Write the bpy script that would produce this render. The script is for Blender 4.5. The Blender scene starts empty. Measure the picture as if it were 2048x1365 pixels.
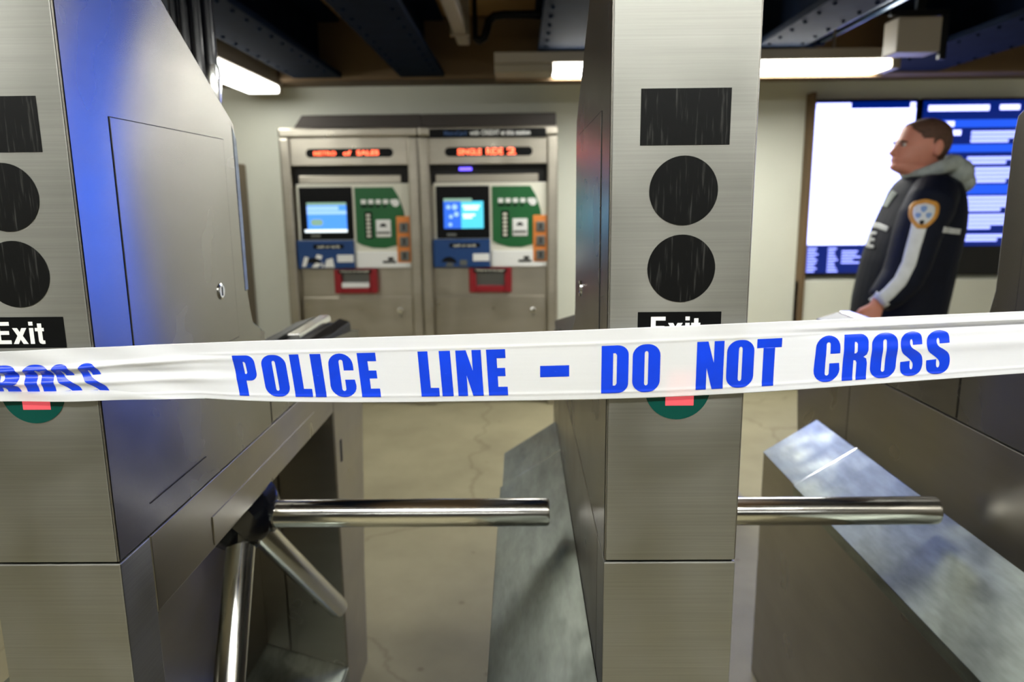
import bpy, bmesh, math, random
from mathutils import Vector, Matrix
from mathutils.geometry import tessellate_polygon
from mathutils.bvhtree import BVHTree
random.seed(7)
C = bpy.context.scene.collection
S = bpy.context.scene
# ------------------------------------------------------------------ camera, light, exposure
cam = bpy.data.cameras.new('camera'); co = bpy.data.objects.new('camera', cam); C.objects.link(co)
cam.sensor_width = 36; cam.lens = 25.9155; cam.clip_start = .02; cam.clip_end = 60
cam.dof.use_dof = True; cam.dof.focus_distance = .86; cam.dof.aperture_fstop = 4.6
rt = Vector((.99991, .01067, -.00980)); up = Vector((.00756, .19005, .98175))
rt.normalize(); up = (up - up.dot(rt)*rt).normalized(); bk = rt.cross(up)
co.matrix_world = Matrix(((rt.x, up.x, bk.x, 0), (rt.y, up.y, bk.y, 0), (rt.z, up.z, bk.z, 1.35), (0, 0, 0, 1)))
S.camera = co
S.view_settings.view_transform = 'Standard'; S.view_settings.look = 'None'
S.view_settings.exposure = 0.75; S.view_settings.gamma = 1.0; S.view_settings.use_curve_mapping = False
S.cycles.max_bounces = 10; S.cycles.diffuse_bounces = 5; S.cycles.glossy_bounces = 6
S.cycles.caustics_reflective = False; S.cycles.caustics_refractive = False
S.cycles.sample_clamp_indirect = 6.0
w = bpy.data.worlds.new('world'); S.world = w; w.use_nodes = True
w.node_tree.nodes['Background'].inputs[0].default_value = (.012, .012, .012, 1)
LAMP = 23.0          # ceiling fluorescents by the far wall
ADDED_ROW = 16.0      # added unseen lamps overhead, brightening tape, fronts and right guard
ADDED_REAR = 5.0      # weaker unseen row added behind the viewer for the front reflections
SCREEN = 1.0         # wall displays
KIOSK = 3.8          # kiosk screen

# ------------------------------------------------------------------ materials
def nodes(name):
    m = bpy.data.materials.new(name); m.use_nodes = True
    nt = m.node_tree; return m, nt, nt.nodes['Principled BSDF']
def lin(c): return tuple((v/12.92 if v <= .04045 else ((v+.055)/1.055)**2.4) for v in (x/255 for x in c))
def plain(name, rgb, rough=.5, metal=0., spec=.5, coat=0., var=0., vscale=8., bump=0., bscale=60.):
    m, nt, b = nodes(name); c = lin(rgb)
    b.inputs['Base Color'].default_value = (*c, 1); b.inputs['Roughness'].default_value = rough
    b.inputs['Metallic'].default_value = metal; b.inputs['Specular IOR Level'].default_value = spec
    b.inputs['Coat Weight'].default_value = coat
    tc = nt.nodes.new('ShaderNodeTexCoord')
    if var:
        n = nt.nodes.new('ShaderNodeTexNoise'); n.inputs['Scale'].default_value = vscale; n.inputs['Detail'].default_value = 6
        nt.links.new(tc.outputs['Object'], n.inputs['Vector'])
        r = nt.nodes.new('ShaderNodeValToRGB')
        r.color_ramp.elements[0].position = .3; r.color_ramp.elements[1].position = .7
        r.color_ramp.elements[0].color = (*[max(0, v*(1-var)) for v in c], 1)
        r.color_ramp.elements[1].color = (*[min(1, v*(1+var)) for v in c], 1)
        nt.links.new(n.outputs['Fac'], r.inputs['Fac']); nt.links.new(r.outputs['Color'], b.inputs['Base Color'])
    if bump:
        n2 = nt.nodes.new('ShaderNodeTexNoise'); n2.inputs['Scale'].default_value = bscale; n2.inputs['Detail'].default_value = 4
        nt.links.new(tc.outputs['Object'], n2.inputs['Vector'])
        bp = nt.nodes.new('ShaderNodeBump'); bp.inputs['Strength'].default_value = bump; bp.inputs['Distance'].default_value = .004
        nt.links.new(n2.outputs['Fac'], bp.inputs['Height']); nt.links.new(bp.outputs['Normal'], b.inputs['Normal'])
    return m
def steel(name, rgb, rough=.25, aniso=.7, grain=(4, 4, 420), bump=.06, smudge=.25, cvar=.10, sscale=7., sdet=2):
    m, nt, b = nodes(name); c = lin(rgb); L = nt.links
    b.inputs['Metallic'].default_value = 1; b.inputs['Anisotropic'].default_value = aniso
    tg = nt.nodes.new('ShaderNodeCombineXYZ')
    for i, v in enumerate((.013, .021, 1)): tg.inputs[i].default_value = v
    L.new(tg.outputs[0], b.inputs['Tangent'])
    tc = nt.nodes.new('ShaderNodeTexCoord'); mp = nt.nodes.new('ShaderNodeMapping'); mp.inputs['Scale'].default_value = grain
    L.new(tc.outputs['Object'], mp.inputs['Vector'])
    n = nt.nodes.new('ShaderNodeTexNoise'); n.inputs['Scale'].default_value = 1; n.inputs['Detail'].default_value = 3; n.inputs['Roughness'].default_value = .7
    L.new(mp.outputs[0], n.inputs['Vector'])
    sm = nt.nodes.new('ShaderNodeTexNoise'); sm.inputs['Scale'].default_value = sscale; sm.inputs['Detail'].default_value = sdet; sm.inputs['Distortion'].default_value = .2
    L.new(tc.outputs['Object'], sm.inputs['Vector'])
    mr = nt.nodes.new('ShaderNodeMapRange'); mr.inputs[1].default_value = .2; mr.inputs[2].default_value = .8
    mr.inputs[3].default_value = rough*(1-smudge); mr.inputs[4].default_value = rough*(1+smudge)
    L.new(sm.outputs['Fac'], mr.inputs[0]); L.new(mr.outputs[0], b.inputs['Roughness'])
    mix = nt.nodes.new('ShaderNodeMath'); mix.operation = 'MULTIPLY_ADD'; mix.inputs[1].default_value = .7; 
    L.new(n.outputs['Fac'], mix.inputs[0]); 
    s2 = nt.nodes.new('ShaderNodeMath'); s2.operation = 'MULTIPLY'; s2.inputs[1].default_value = .3
    L.new(sm.outputs['Fac'], s2.inputs[0]); L.new(s2.outputs[0], mix.inputs[2])
    r = nt.nodes.new('ShaderNodeValToRGB'); r.color_ramp.elements[0].position = .3; r.color_ramp.elements[1].position = .72
    r.color_ramp.elements[0].color = (*[v*(1-cvar) for v in c], 1); r.color_ramp.elements[1].color = (*[min(1, v*(1+cvar)) for v in c], 1)
    L.new(mix.outputs[0], r.inputs['Fac']); L.new(r.outputs['Color'], b.inputs['Base Color'])
    if bump:
        bp = nt.nodes.new('ShaderNodeBump'); bp.inputs['Strength'].default_value = bump; bp.inputs['Distance'].default_value = .0006
        L.new(n.outputs['Fac'], bp.inputs['Height']); L.new(bp.outputs['Normal'], b.inputs['Normal'])
    return m
def glow(name, emis, strength=1., rough=.12, base=(0, 0, 0)):
    m, nt, b = nodes(name)
    b.inputs['Base Color'].default_value = (*base, 1); b.inputs['Roughness'].default_value = rough
    b.inputs['Emission Color'].default_value = (*emis, 1); b.inputs['Emission Strength'].default_value = strength
    return m
M = {}
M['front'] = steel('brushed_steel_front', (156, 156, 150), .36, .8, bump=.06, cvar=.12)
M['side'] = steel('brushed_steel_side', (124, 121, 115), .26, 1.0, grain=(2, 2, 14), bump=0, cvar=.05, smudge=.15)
M['dull'] = steel('dull_steel', (150, 145, 136), .32, .6, grain=(2, 2, 14), bump=0, cvar=.08)
M['readerplate'] = plain('dark_reader_plate', (62, 64, 62), .35, metal=.6)
M['chrome'] = steel('polished_tube', (228, 228, 224), .17, .0, grain=(60, 60, 60), bump=.0, smudge=.2, cvar=.02)
M['galv'] = steel('galvanized_plate', (142, 148, 138), .38, .2, grain=(30, 8, 30), bump=0, smudge=.35, cvar=.34, sscale=12, sdet=5)
M['black'] = plain('black_plastic', (9, 10, 11), .42, spec=.15, var=.3, vscale=30)
M['lens'] = plain('scratched_black_lens', (13, 14, 14), .42, spec=.2, var=.35, vscale=45, bump=.05, bscale=120)
_n = M['lens'].node_tree; _t = next(n for n in _n.nodes if n.type == 'TEX_NOISE' and n.outputs['Fac'].links and n.outputs['Fac'].links[0].to_node.type == 'VALTORGB')
_m = _n.nodes.new('ShaderNodeMapping'); _m.inputs['Rotation'].default_value = (0, .25, 0); _m.inputs['Scale'].default_value = (7, 1, .5)
_n.links.new(_t.inputs['Vector'].links[0].from_socket, _m.inputs['Vector']); _n.links.new(_m.outputs[0], _t.inputs['Vector'])
_r = _t.outputs['Fac'].links[0].to_node.color_ramp; _r.elements[0].position = .56; _r.elements[1].position = .72; _r.elements[1].color = (.035, .035, .033, 1)
M['hub'] = plain('black_hub', (10, 12, 20), .22, coat=.3)
M['dark'] = plain('dark_gap', (18, 17, 15), .7)
M['green'] = plain('green_lens', (0, 66, 58), .25, var=.1)
M['redlens'] = glow('red_arrow', (.62, .08, .10), .5, .4, base=(.45, .05, .06))
M['white'] = plain('white_print', (232, 233, 230), .5)
def tape_mat():
    m, nt, b = nodes('white_plastic_tape')
    b.inputs['Base Color'].default_value = (.95, .96, .97, 1); b.inputs['Roughness'].default_value = .32
    b.inputs['Subsurface Weight'].default_value = .0
    tr = nt.nodes.new('ShaderNodeBsdfTranslucent'); tr.inputs[0].default_value = (.93, .94, .95, 1)
    mx = nt.nodes.new('ShaderNodeMixShader'); mx.inputs[0].default_value = .45
    nt.links.new(b.outputs[0], mx.inputs[1]); nt.links.new(tr.outputs[0], mx.inputs[2])
    nt.links.new(mx.outputs[0], nt.nodes['Material Output'].inputs['Surface'])
    tc = nt.nodes.new('ShaderNodeTexCoord'); mp = nt.nodes.new('ShaderNodeMapping'); mp.inputs['Scale'].default_value = (4, 4, 90)
    n = nt.nodes.new('ShaderNodeTexNoise'); n.inputs['Scale'].default_value = 1; n.inputs['Detail'].default_value = 3
    nt.links.new(tc.outputs['Object'], mp.inputs[0]); nt.links.new(mp.outputs[0], n.inputs['Vector'])
    bp = nt.nodes.new('ShaderNodeBump'); bp.inputs['Strength'].default_value = .25; bp.inputs['Distance'].default_value = .002
    nt.links.new(n.outputs['Fac'], bp.inputs['Height']); nt.links.new(bp.outputs['Normal'], b.inputs['Normal'])
    return m
M['tape'] = tape_mat()
M['blueink'] = plain('blue_ink', (14, 62, 214), .3, var=.12, vscale=25)
def floor_mat():
    m, nt, b = nodes('concrete_floor'); L = nt.links
    tc = nt.nodes.new('ShaderNodeTexCoord')
    n = nt.nodes.new('ShaderNodeTexNoise'); n.inputs['Scale'].default_value = 2.2; n.inputs['Detail'].default_value = 9; n.inputs['Roughness'].default_value = .62
    L.new(tc.outputs['Object'], n.inputs['Vector'])
    r = nt.nodes.new('ShaderNodeValToRGB'); r.color_ramp.elements[0].position = .3; r.color_ramp.elements[1].position = .7
    r.color_ramp.elements[0].color = (*lin((152, 144, 114)), 1); r.color_ramp.elements[1].color = (*lin((173, 165, 132)), 1)
    L.new(n.outputs['Fac'], r.inputs['Fac'])
    v = nt.nodes.new('ShaderNodeTexVoronoi'); v.feature = 'DISTANCE_TO_EDGE'; v.inputs['Scale'].default_value = .55; v.inputs['Randomness'].default_value = 1
    nn = nt.nodes.new('ShaderNodeTexNoise'); nn.inputs['Scale'].default_value = 5; nn.inputs['Detail'].default_value = 4
    L.new(tc.outputs['Object'], nn.inputs['Vector'])
    vm = nt.nodes.new('ShaderNodeVectorMath'); vm.operation = 'MULTIPLY_ADD'; vm.inputs[1].default_value = (.25, .25, .0)
    L.new(nn.outputs['Color'], vm.inputs[0]); L.new(tc.outputs['Object'], vm.inputs[2]); L.new(vm.outputs[0], v.inputs['Vector'])
    cr = nt.nodes.new('ShaderNodeValToRGB'); cr.color_ramp.elements[0].position = .0; cr.color_ramp.elements[1].position = .008
    cr.color_ramp.elements[0].color = (.78, .76, .74, 1); cr.color_ramp.elements[1].color = (1, 1, 1, 1)
    L.new(v.outputs['Distance'], cr.inputs['Fac'])
    sp = nt.nodes.new('ShaderNodeTexVoronoi'); sp.inputs['Scale'].default_value = 6.5
    L.new(tc.outputs['Object'], sp.inputs['Vector'])
    sr = nt.nodes.new('ShaderNodeValToRGB'); sr.color_ramp.elements[0].position = .04; sr.color_ramp.elements[1].position = .085
    sr.color_ramp.elements[0].color = (.7, .68, .66, 1); sr.color_ramp.elements[1].color = (1, 1, 1, 1)
    L.new(sp.outputs['Distance'], sr.inputs['Fac'])
    m1 = nt.nodes.new('ShaderNodeMix'); m1.data_type = 'RGBA'; m1.blend_type = 'MULTIPLY'; m1.inputs[0].default_value = 1
    m2 = nt.nodes.new('ShaderNodeMix'); m2.data_type = 'RGBA'; m2.blend_type = 'MULTIPLY'; m2.inputs[0].default_value = 1
    L.new(r.outputs['Color'], m1.inputs[6]); L.new(cr.outputs['Color'], m1.inputs[7])
    L.new(m1.outputs[2], m2.inputs[6]); L.new(sr.outputs['Color'], m2.inputs[7])
    L.new(m2.outputs[2], b.inputs['Base Color']); b.inputs['Roughness'].default_value = .6
    bp = nt.nodes.new('ShaderNodeBump'); bp.inputs['Strength'].default_value = .15; bp.inputs['Distance'].default_value = .01
    L.new(n.outputs['Fac'], bp.inputs['Height']); L.new(bp.outputs['Normal'], b.inputs['Normal'])
    return m
M['floor'] = floor_mat()
M['wall'] = plain('beige_paint', (232, 233, 217), .55, var=.05, vscale=1.5, bump=.05)
M['farwall'] = plain('dark_tile_wall', (96, 88, 76), .5, var=.1, vscale=3)
M['soffit_shade'] = plain('soffit_and_shade_brown', (110, 88, 60), .7, var=.15, vscale=2)
M['ceiling'] = plain('ceiling_paint', (150, 118, 76), .8, var=.25, vscale=1.6)
M['beam'] = plain('beam_paint', (10, 22, 40), .8, spec=.06, var=.25, vscale=9, bump=.1, bscale=30)
M['housing'] = plain('lamp_housing', (150, 140, 124), .5)
M['lamp'] = glow('fluorescent_diffuser', (1, 1, .95), LAMP, .5, (.8, .8, .8))
M['addedrear'] = glow('added_rear_diffuser', (1, 1, .93), ADDED_REAR, .5, (.8, .8, .8))
M['addedrow'] = glow('added_row_diffuser', (1, 1, .95), ADDED_ROW, .5, (.8, .8, .8))
M['lampend'] = glow('dim_fluorescent_diffuser', (1, 1, .95), LAMP*.26, .5, (.8, .8, .8))
M['lampoff'] = plain('lamp_end_cover', (150, 140, 120), .5)
M['vm'] = steel('machine_steel', (178, 172, 158), .33, .5, grain=(3, 3, 30), bump=0, cvar=.06)
M['vmdark'] = plain('machine_hood', (58, 48, 38), .45)  # shade over the machine tops is worked into this dark brown
M['pipe'] = plain('painted_pipe', (60, 84, 110), .22, spec=.6, metal=.5)
M['tan'] = plain('tan_cabinet', (120, 104, 80), .5)

# ------------------------------------------------------------------ mesh helpers
class MB:
    def __init__(s): s.b = bmesh.new()
    def poly(s, pts): return s.b.faces.new([s.b.verts.new(p) for p in pts])
    def prism(s, prof, axis, a, c):
        """prof: 2-D outline in the plane across `axis`; extruded from a to c along it"""
        def P(u, v, t): return {0: (t, u, v), 1: (u, t, v), 2: (u, v, t)}[axis]
        A = [s.b.verts.new(P(u, v, a)) for u, v in prof]; B = [s.b.verts.new(P(u, v, c)) for u, v in prof]
        n = len(prof); fs = []
        fs.append(s.b.faces.new(A)); fs.append(s.b.faces.new(B[::-1]))
        for i in range(n): fs.append(s.b.faces.new((A[i], A[(i+1) % n], B[(i+1) % n], B[i])))
        bmesh.ops.recalc_face_normals(s.b, faces=fs)
        return s
    def box(s, x0, x1, y0, y1, z0, z1): return s.prism([(x0, y0), (x1, y0), (x1, y1), (x0, y1)], 2, z0, z1)
    def tube(s, pts, rad, n=16, caps=True):
        pts = [Vector(p) for p in pts]; rads = rad if hasattr(rad, '__len__') else [rad]*len(pts)
        ref = None; rings = []
        for i, p in enumerate(pts):
            d = (pts[min(i+1, len(pts)-1)]-pts[max(i-1, 0)]).normalized()
            if ref is None: ref = d.orthogonal().normalized()
            ref = (ref-ref.dot(d)*d).normalized(); q = d.cross(ref)
            r = rads[i]
            rings.append([s.b.verts.new(p+r*(math.cos(t)*ref+math.sin(t)*q)) for t in (2*math.pi*k/n for k in range(n))])
        for A, B in zip(rings, rings[1:]):
            for k in range(n): s.b.faces.new((A[k], A[(k+1) % n], B[(k+1) % n], B[k]))
        if caps: s.b.faces.new(rings[0][::-1]); s.b.faces.new(rings[-1])
        return s
    def loft(s, rings, caps=True):
        vr = [[s.b.verts.new(p) for p in r] for r in rings]; n = len(vr[0])
        for A, B in zip(vr, vr[1:]):
            for k in range(n): s.b.faces.new((A[k], A[(k+1) % n], B[(k+1) % n], B[k]))
        if caps: s.b.faces.new(vr[0][::-1]); s.b.faces.new(vr[-1])
        return s
    def disc(s, cx, cz, r, y, h, n=48):
        return s.prism([(cx+r*math.cos(2*math.pi*k/n), cz+r*math.sin(2*math.pi*k/n)) for k in range(n)], 1, y-h, y)
    def flat(s, contours, y):
        """filled outline with holes, lying in the x-z plane, facing -y"""
        flat = [p for c in contours for p in c]
        vs = [s.b.verts.new((u, y, v)) for u, v in flat]
        for t in tessellate_polygon([[Vector((u, v, 0)) for u, v in c] for c in contours]):
            try: s.b.faces.new([vs[i] for i in t])
            except ValueError: pass
        return s
    def ell(s, c, r, nu=16, nv=10, rot=None):
        m = Matrix.Translation(c) @ (rot or Matrix()) @ Matrix.Diagonal((*r, 1))
        bmesh.ops.create_uvsphere(s.b, u_segments=nu, v_segments=nv, radius=1, matrix=m); return s
    def build(s, name, mat, parent=None, bevel=0, seg=2, smooth=False):
        if bevel:
            es = [e for e in s.b.edges if len(e.link_faces) == 2 and e.calc_face_angle(0) > .5]
            bmesh.ops.bevel(s.b, geom=es, offset=bevel, segments=seg, profile=.5, affect='EDGES', clamp_overlap=True)
        me = bpy.data.meshes.new(name); s.b.to_mesh(me); s.b.free()
        for p in me.polygons: p.use_smooth = smooth
        me.materials.append(mat)
        o = bpy.data.objects.new(name, me); C.objects.link(o)
        if parent: o.parent = parent
        return o
def smooth_angle(o, ang=.6):
    bm = bmesh.new(); bm.from_mesh(o.data)
    for f in bm.faces: f.smooth = True
    for e in bm.edges: e.smooth = not (len(e.link_faces) == 2 and e.calc_face_angle(0) > ang)
    bm.to_mesh(o.data); bm.free(); return o
def thing(name, label, cat, loc=(0, 0, 0), group=None, rz=0):
    o = bpy.data.objects.new(name, None); C.objects.link(o); o.empty_display_size = .1
    o.location = loc; o.rotation_euler = (0, 0, rz); tag(o, label, cat, group); return o
def tag(o, label=None, cat=None, group=None, kind=None):
    if label: o['label'] = label
    if cat: o['category'] = cat
    if group: o['group'] = group
    if kind: o['kind'] = kind
    return o
def struct(o, label=None):
    o['kind'] = 'structure'
    if label: o['label'] = label
    return o
def stuff(o): o['kind'] = 'stuff'; return o
def copy_tree(o, parent=None):
    c = o.copy(); C.objects.link(c)
    if parent: c.parent = parent
    for ch in list(o.children): copy_tree(ch, c)
    return c
_txt = {}
def text_tris(s, bold=0.):
    """outline triangles of a line of plain text, height-normalised, from the built-in font"""
    if (s, bold) in _txt: return _txt[(s, bold)]
    cu = bpy.data.curves.new('t', 'FONT'); cu.body = s; cu.size = 1; cu.offset = bold; cu.resolution_u = 3
    ob = bpy.data.objects.new('t', cu); C.objects.link(ob)
    me = bpy.data.meshes.new_from_object(ob.evaluated_get(bpy.context.evaluated_depsgraph_get()))
    vs = [tuple(v.co) for v in me.vertices]; fs = [tuple(p.vertices) for p in me.polygons]
    bpy.data.objects.remove(ob); bpy.data.curves.remove(cu); bpy.data.meshes.remove(me)
    _txt[(s, bold)] = (vs, fs); return vs, fs
def put_text(mb, s, x0, x1, z0, z1, y, bold=.02):
    vs, fs = text_tris(s, bold)
    if not vs: return
    ax, bx = min(v[0] for v in vs), max(v[0] for v in vs); az, bz = min(v[1] for v in vs), max(v[1] for v in vs)
    nv = [mb.b.verts.new((x0+(v[0]-ax)/(bx-ax)*(x1-x0), y, z0+(v[1]-az)/max(1e-6, bz-az)*(z1-z0))) for v in vs]
    for f in fs:
        try: mb.b.faces.new([nv[i] for i in f])
        except ValueError: pass
def arc(cx, cy, rx, ry, a0, a1, n=8):
    return [(cx+rx*math.cos(math.radians(a0+(a1-a0)*k/n)), cy+ry*math.sin(math.radians(a0+(a1-a0)*k/n))) for k in range(n+1)]
def rrect(x0, x1, y0, y1, rx, ry=None, n=6):
    ry = ry or rx
    return arc(x1-rx, y0+ry, rx, ry, -90, 0, n)+arc(x1-rx, y1-ry, rx, ry, 0, 90, n)+arc(x0+rx, y1-ry, rx, ry, 90, 180, n)+arc(x0+rx, y0+ry, rx, ry, 180, 270, n)

# ------------------------------------------------------------------ room shell
struct(MB().box(-4.2, 4.8, -7.4, 5.4, -.1, 0).build('floor', M['floor']))
struct(MB().box(-4.2, 4.8, -7.4, 5.4, 2.48, 2.58).build('ceiling', M['ceiling']))
struct(MB().box(-4.2, 4.8, 5.2, 5.35, 0, 2.48).build('wall_back', M['wall']))
struct(MB().box(-4.2, 4.8, -7.4, -7.2, 0, 2.48).build('wall_front', M['farwall']))
struct(MB().box(-4.3, -4.15, -7.4, 5.35, 0, 2.48).build('wall_left', M['wall']))
struct(MB().box(4.7, 4.85, -7.4, 5.35, 0, 2.48).build('wall_right', M['wall']))
struct(MB().box(-4.15, 4.7, 4.92, 5.2, 2.10, 2.48).build('trim_1', M['soffit_shade'], bevel=.02))
struct(MB().box(-4.15, 4.7, 5.185, 5.2, 0, .12).build('baseboard_back', M['vmdark'], bevel=.004))
# riveted steel I-beams running away from the viewer
def beam(x0, x1):
    m = MB(); xm = (x0+x1)/2
    m.box(x0, x1, -7.1, 4.92, 2.115, 2.145); m.box(xm-.02, xm+.02, -7.1, 4.92, 2.145, 2.45); m.box(x0, x1, -7.1, 4.92, 2.45, 2.478)
    o = m.build('ceiling_beam', M['beam'], bevel=.004); struct(o, 'dark blue painted steel I-beam under the ceiling')
    r = MB()
    y = 1.6
    while y < 4.8:
        for x in (x0+.04, x1-.04): r.tube([(x, y, 2.1155), (x, y, 2.108), (x, y, 2.105)], [.010, .008, .004], 8)
        y += .16
    rv = r.build('rivets', M['beam'], o, smooth=True); rv['kind'] = 'stuff'
    return o
for x0, x1 in ((-2.55, -2.25), (-1.44, -1.13), (-.757, -.475), (.10, .40), (1.24, 1.49), (2.2, 2.65), (3.4, 3.7)): beam(x0, x1)

# ------------------------------------------------------------------ ceiling lamps
def lamp(loc, length, along, label, wid=.22, off=0., hz=.09, near=None, shade=False):
    t = thing('ceiling_lamp', label, 'ceiling light', loc, 'fluorescent ceiling lamps')
    h = length/2; a = 0 if along == 'x' else 1
    def bx(u0, u1, v0, v1, z0, z1):
        return MB().box(u0, u1, v0, v1, z0, z1) if a == 0 else MB().box(v0, v1, u0, u1, z0, z1)
    bx(-h, h, -wid/2, wid/2, 0, hz).build('housing', M['housing'], t, bevel=.006)
    bx(-h+.05+off, h-.05, -wid/2+.006, wid/2-.006, -.045, 0).build('diffuser', M[near or 'lamp'], t, bevel=.012)
    bx(-h, -h+.05+off, -wid/2+.003, wid/2-.003, -.048, 0).build('end_cover', M['lampoff'], t, bevel=.008)
    bx(h-.05, h, -wid/2+.003, wid/2-.003, -.048, 0).build('end_cover', M['lampoff'], t, bevel=.008)
    if shade:
        (bx(-h, h, wid/2, wid/2+.008, -.060, hz)).build('added_baffle', M['soffit_shade'], t, bevel=.002)  # plate added to keep direct lamp light off the upper wall
    for u in (-h*.7, h*.7):
        p = (u, 0) if a == 0 else (0, u)
        MB().tube([(p[0], p[1], hz-.004), (p[0], p[1], 2.49-loc[2])], .008, 8).build('hanger', M['housing'], t)
    return t
lamp((.94, 4.2, 2.052), 2.14, 'x', 'long horizontal lamp crossing behind the middle turnstile, lit from a third along', .2, .265, .058, shade=True)
lamp((-1.645, 3.95, 2.075), 2.1, 'y', 'bright lamp beside the top slope of the left turnstile, pointing at the wall', .215, 0, .11, 'lampend')
for x, y, a, L_, where in ((-1.95, 0., 'x', 1.9, 'left lamp of the row above the viewer'), (.1, 0., 'x', 1.9, 'middle lamp of the row above the viewer'), (2.15, 0., 'x', 1.9, 'right lamp of the row above the viewer'),
                        (-1.95, -2.3, 'x', 1.9, 'left lamp of the second row behind the viewer'), (.1, -2.3, 'x', 1.9, 'middle lamp of the second row behind the viewer'), (2.15, -2.3, 'x', 1.9, 'right lamp of the second row behind the viewer'), (.56, 1.8, 'y', .6, 'short lamp high over the middle turnstile')):
    lamp((x, y, 2.06), L_, a, 'added out-of-view fluorescent '+where, .2, 0, .05, 'addedrow' if y > -1 else 'addedrear')  # unseen lamps, added to brighten the tape, steel fronts and side guard

# ------------------------------------------------------------------ turnstiles
W = .150
def glyph(ch):
    s = .27
    if ch == 'I': return .34, [[(0, 0), (.34, 0), (.34, 1), (0, 1)]]
    if ch == 'L': return .52, [[(0, 0), (.52, 0), (.52, .19), (.28, .19), (.28, 1), (0, 1)]]
    if ch == 'E': return .54, [[(0, 0), (.54, 0), (.54, .19), (.28, .19), (.28, .42), (.5, .42), (.5, .60), (.28, .60), (.28, .81), (.53, .81), (.53, 1), (0, 1)]]
    if ch == 'T': return .58, [[(.155, 0), (.425, 0), (.425, .81), (.58, .81), (.58, 1), (0, 1), (0, .81), (.155, .81)]]
    if ch == 'N': return .66, [[(0, 0), (.25, 0), (.25, .45), (.39, 0), (.66, 0), (.66, 1), (.42, 1), (.42, .55), (.27, 1), (0, 1)]]
    if ch == '-': return .70, [[(0, .38), (.70, .38), (.70, .62), (0, .62)]]
    if ch == 'O': return .66, [rrect(0, .66, 0, 1, .3, .24, 8), rrect(.285, .375, .14, .86, .044, .05, 4)]
    if ch == 'D': return .64, [[(0, 0), (.38, 0)]+arc(.38, .2, .26, .2, -90, 0)[1:]+arc(.38, .8, .26, .2, 0, 90)+[(0, 1)],
                              [(.275, .16), (.33, .16), (.365, .2), (.365, .8), (.33, .84), (.275, .84)]]
    if ch == 'P': return .62, [[(0, 0), (.28, 0), (.28, .38), (.40, .38)]+arc(.40, .56, .22, .18, -90, 0)[1:]+arc(.40, .82, .22, .18, 0, 90)+[(0, 1)],
                              [(.275, .54), (.32, .54), (.345, .57), (.345, .80), (.32, .84), (.275, .84)]]
    if ch == 'R': return .64, [[(0, 0), (.275, 0), (.275, .44), (.33, .43), (.36, .38), (.36, 0), (.63, 0), (.63, .36), (.6, .46), (.52, .50), (.6, .55), (.63, .64)]
                              + arc(.41, .80, .22, .20, 0, 90)+[(0, 1)], [(.275, .59), (.32, .59), (.355, .63), (.355, .79), (.32, .83), (.275, .84)]]
    if ch == 'C': return .62, [[(.62, .40), (.38, .40), (.38, .19)]+arc(.33, .19, .05, .05, 0, -180, 6)[1:]+[(.28, .81)]+arc(.33, .81, .05, .05, 180, 0, 6)[1:]
                              + [(.38, .61), (.62, .61)]+arc(.32, .74, .30, .26, 0, 180, 12)+arc(.32, .26, .32, .26, 180, 360, 12)[0:]]
    if ch == 'S':
        p = [(1380, 350), (1378, 300), (1360, 262), (1310, 245), (1250, 250), (1205, 280), (1192, 325), (1195, 370), (1215, 415), (1265, 450), (1306, 484), (1320, 512), (1318, 545), (1303, 555), (1291, 535), (1290, 482),
             (1208, 487), (1208, 520), (1215, 570), (1250, 600), (1320, 607), (1380, 585), (1402, 540), (1402, 480), (1385, 435), (1340, 402), (1290, 375), (1274, 345), (1274, 316), (1285, 303), (1296, 318), (1298, 352)]
        sharp = {0, 15, 16, 31}
        for _ in range(2):
            q = []; sh = set()
            for i in range(len(p)):
                if i in sharp: sh.add(len(q)); q.append(p[i]); 
                else:
                    a, b, c = p[i-1], p[i], p[(i+1) % len(p)]
                    q.append((b[0]*.75+a[0]*.25, b[1]*.75+a[1]*.25)); q.append((b[0]*.75+c[0]*.25, b[1]*.75+c[1]*.25))
            p, sharp = q, sh
        return .60, [[((x-1192)/212*.60, (607-y)/362) for x, y in p][::-1]]
def exit_word(x0, h, z0, y):
    """the word Exit in bold sans capitals and lower case"""
    m = MB(); s = h
    def add(cs, x): m.flat([[(x+u*s, z0+v*s) for u, v in c] for c in cs], y)
    add([[(0, 0), (.66, 0), (.66, .17), (.21, .17), (.21, .42), (.60, .42), (.60, .59), (.21, .59), (.21, .83), (.64, .83), (.64, 1), (0, 1)]], x0)
    add([[(0, 0), (.23, 0), (.335, .2), (.44, 0), (.67, 0), (.455, .37), (.655, .72), (.43, .72), (.335, .54), (.24, .72), (.015, .72), (.215, .37)]], x0+.74*s)
    add([[(0, 0), (.19, 0), (.19, .72), (0, .72)]], x0+1.51*s); add([[(0, .83), (.19, .83), (.19, 1), (0, 1)]], x0+1.51*s)
    add([[(.12, .12), (.16, .03), (.26, -.01), (.40, .0), (.40, .15), (.33, .15), (.31, .19), (.31, .57), (.40, .57), (.40, .72), (.31, .72), (.31, .92), (.12, .92), (.12, .72), (.0, .72), (.0, .57), (.12, .57)]], x0+1.77*s)
    return m
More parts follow.
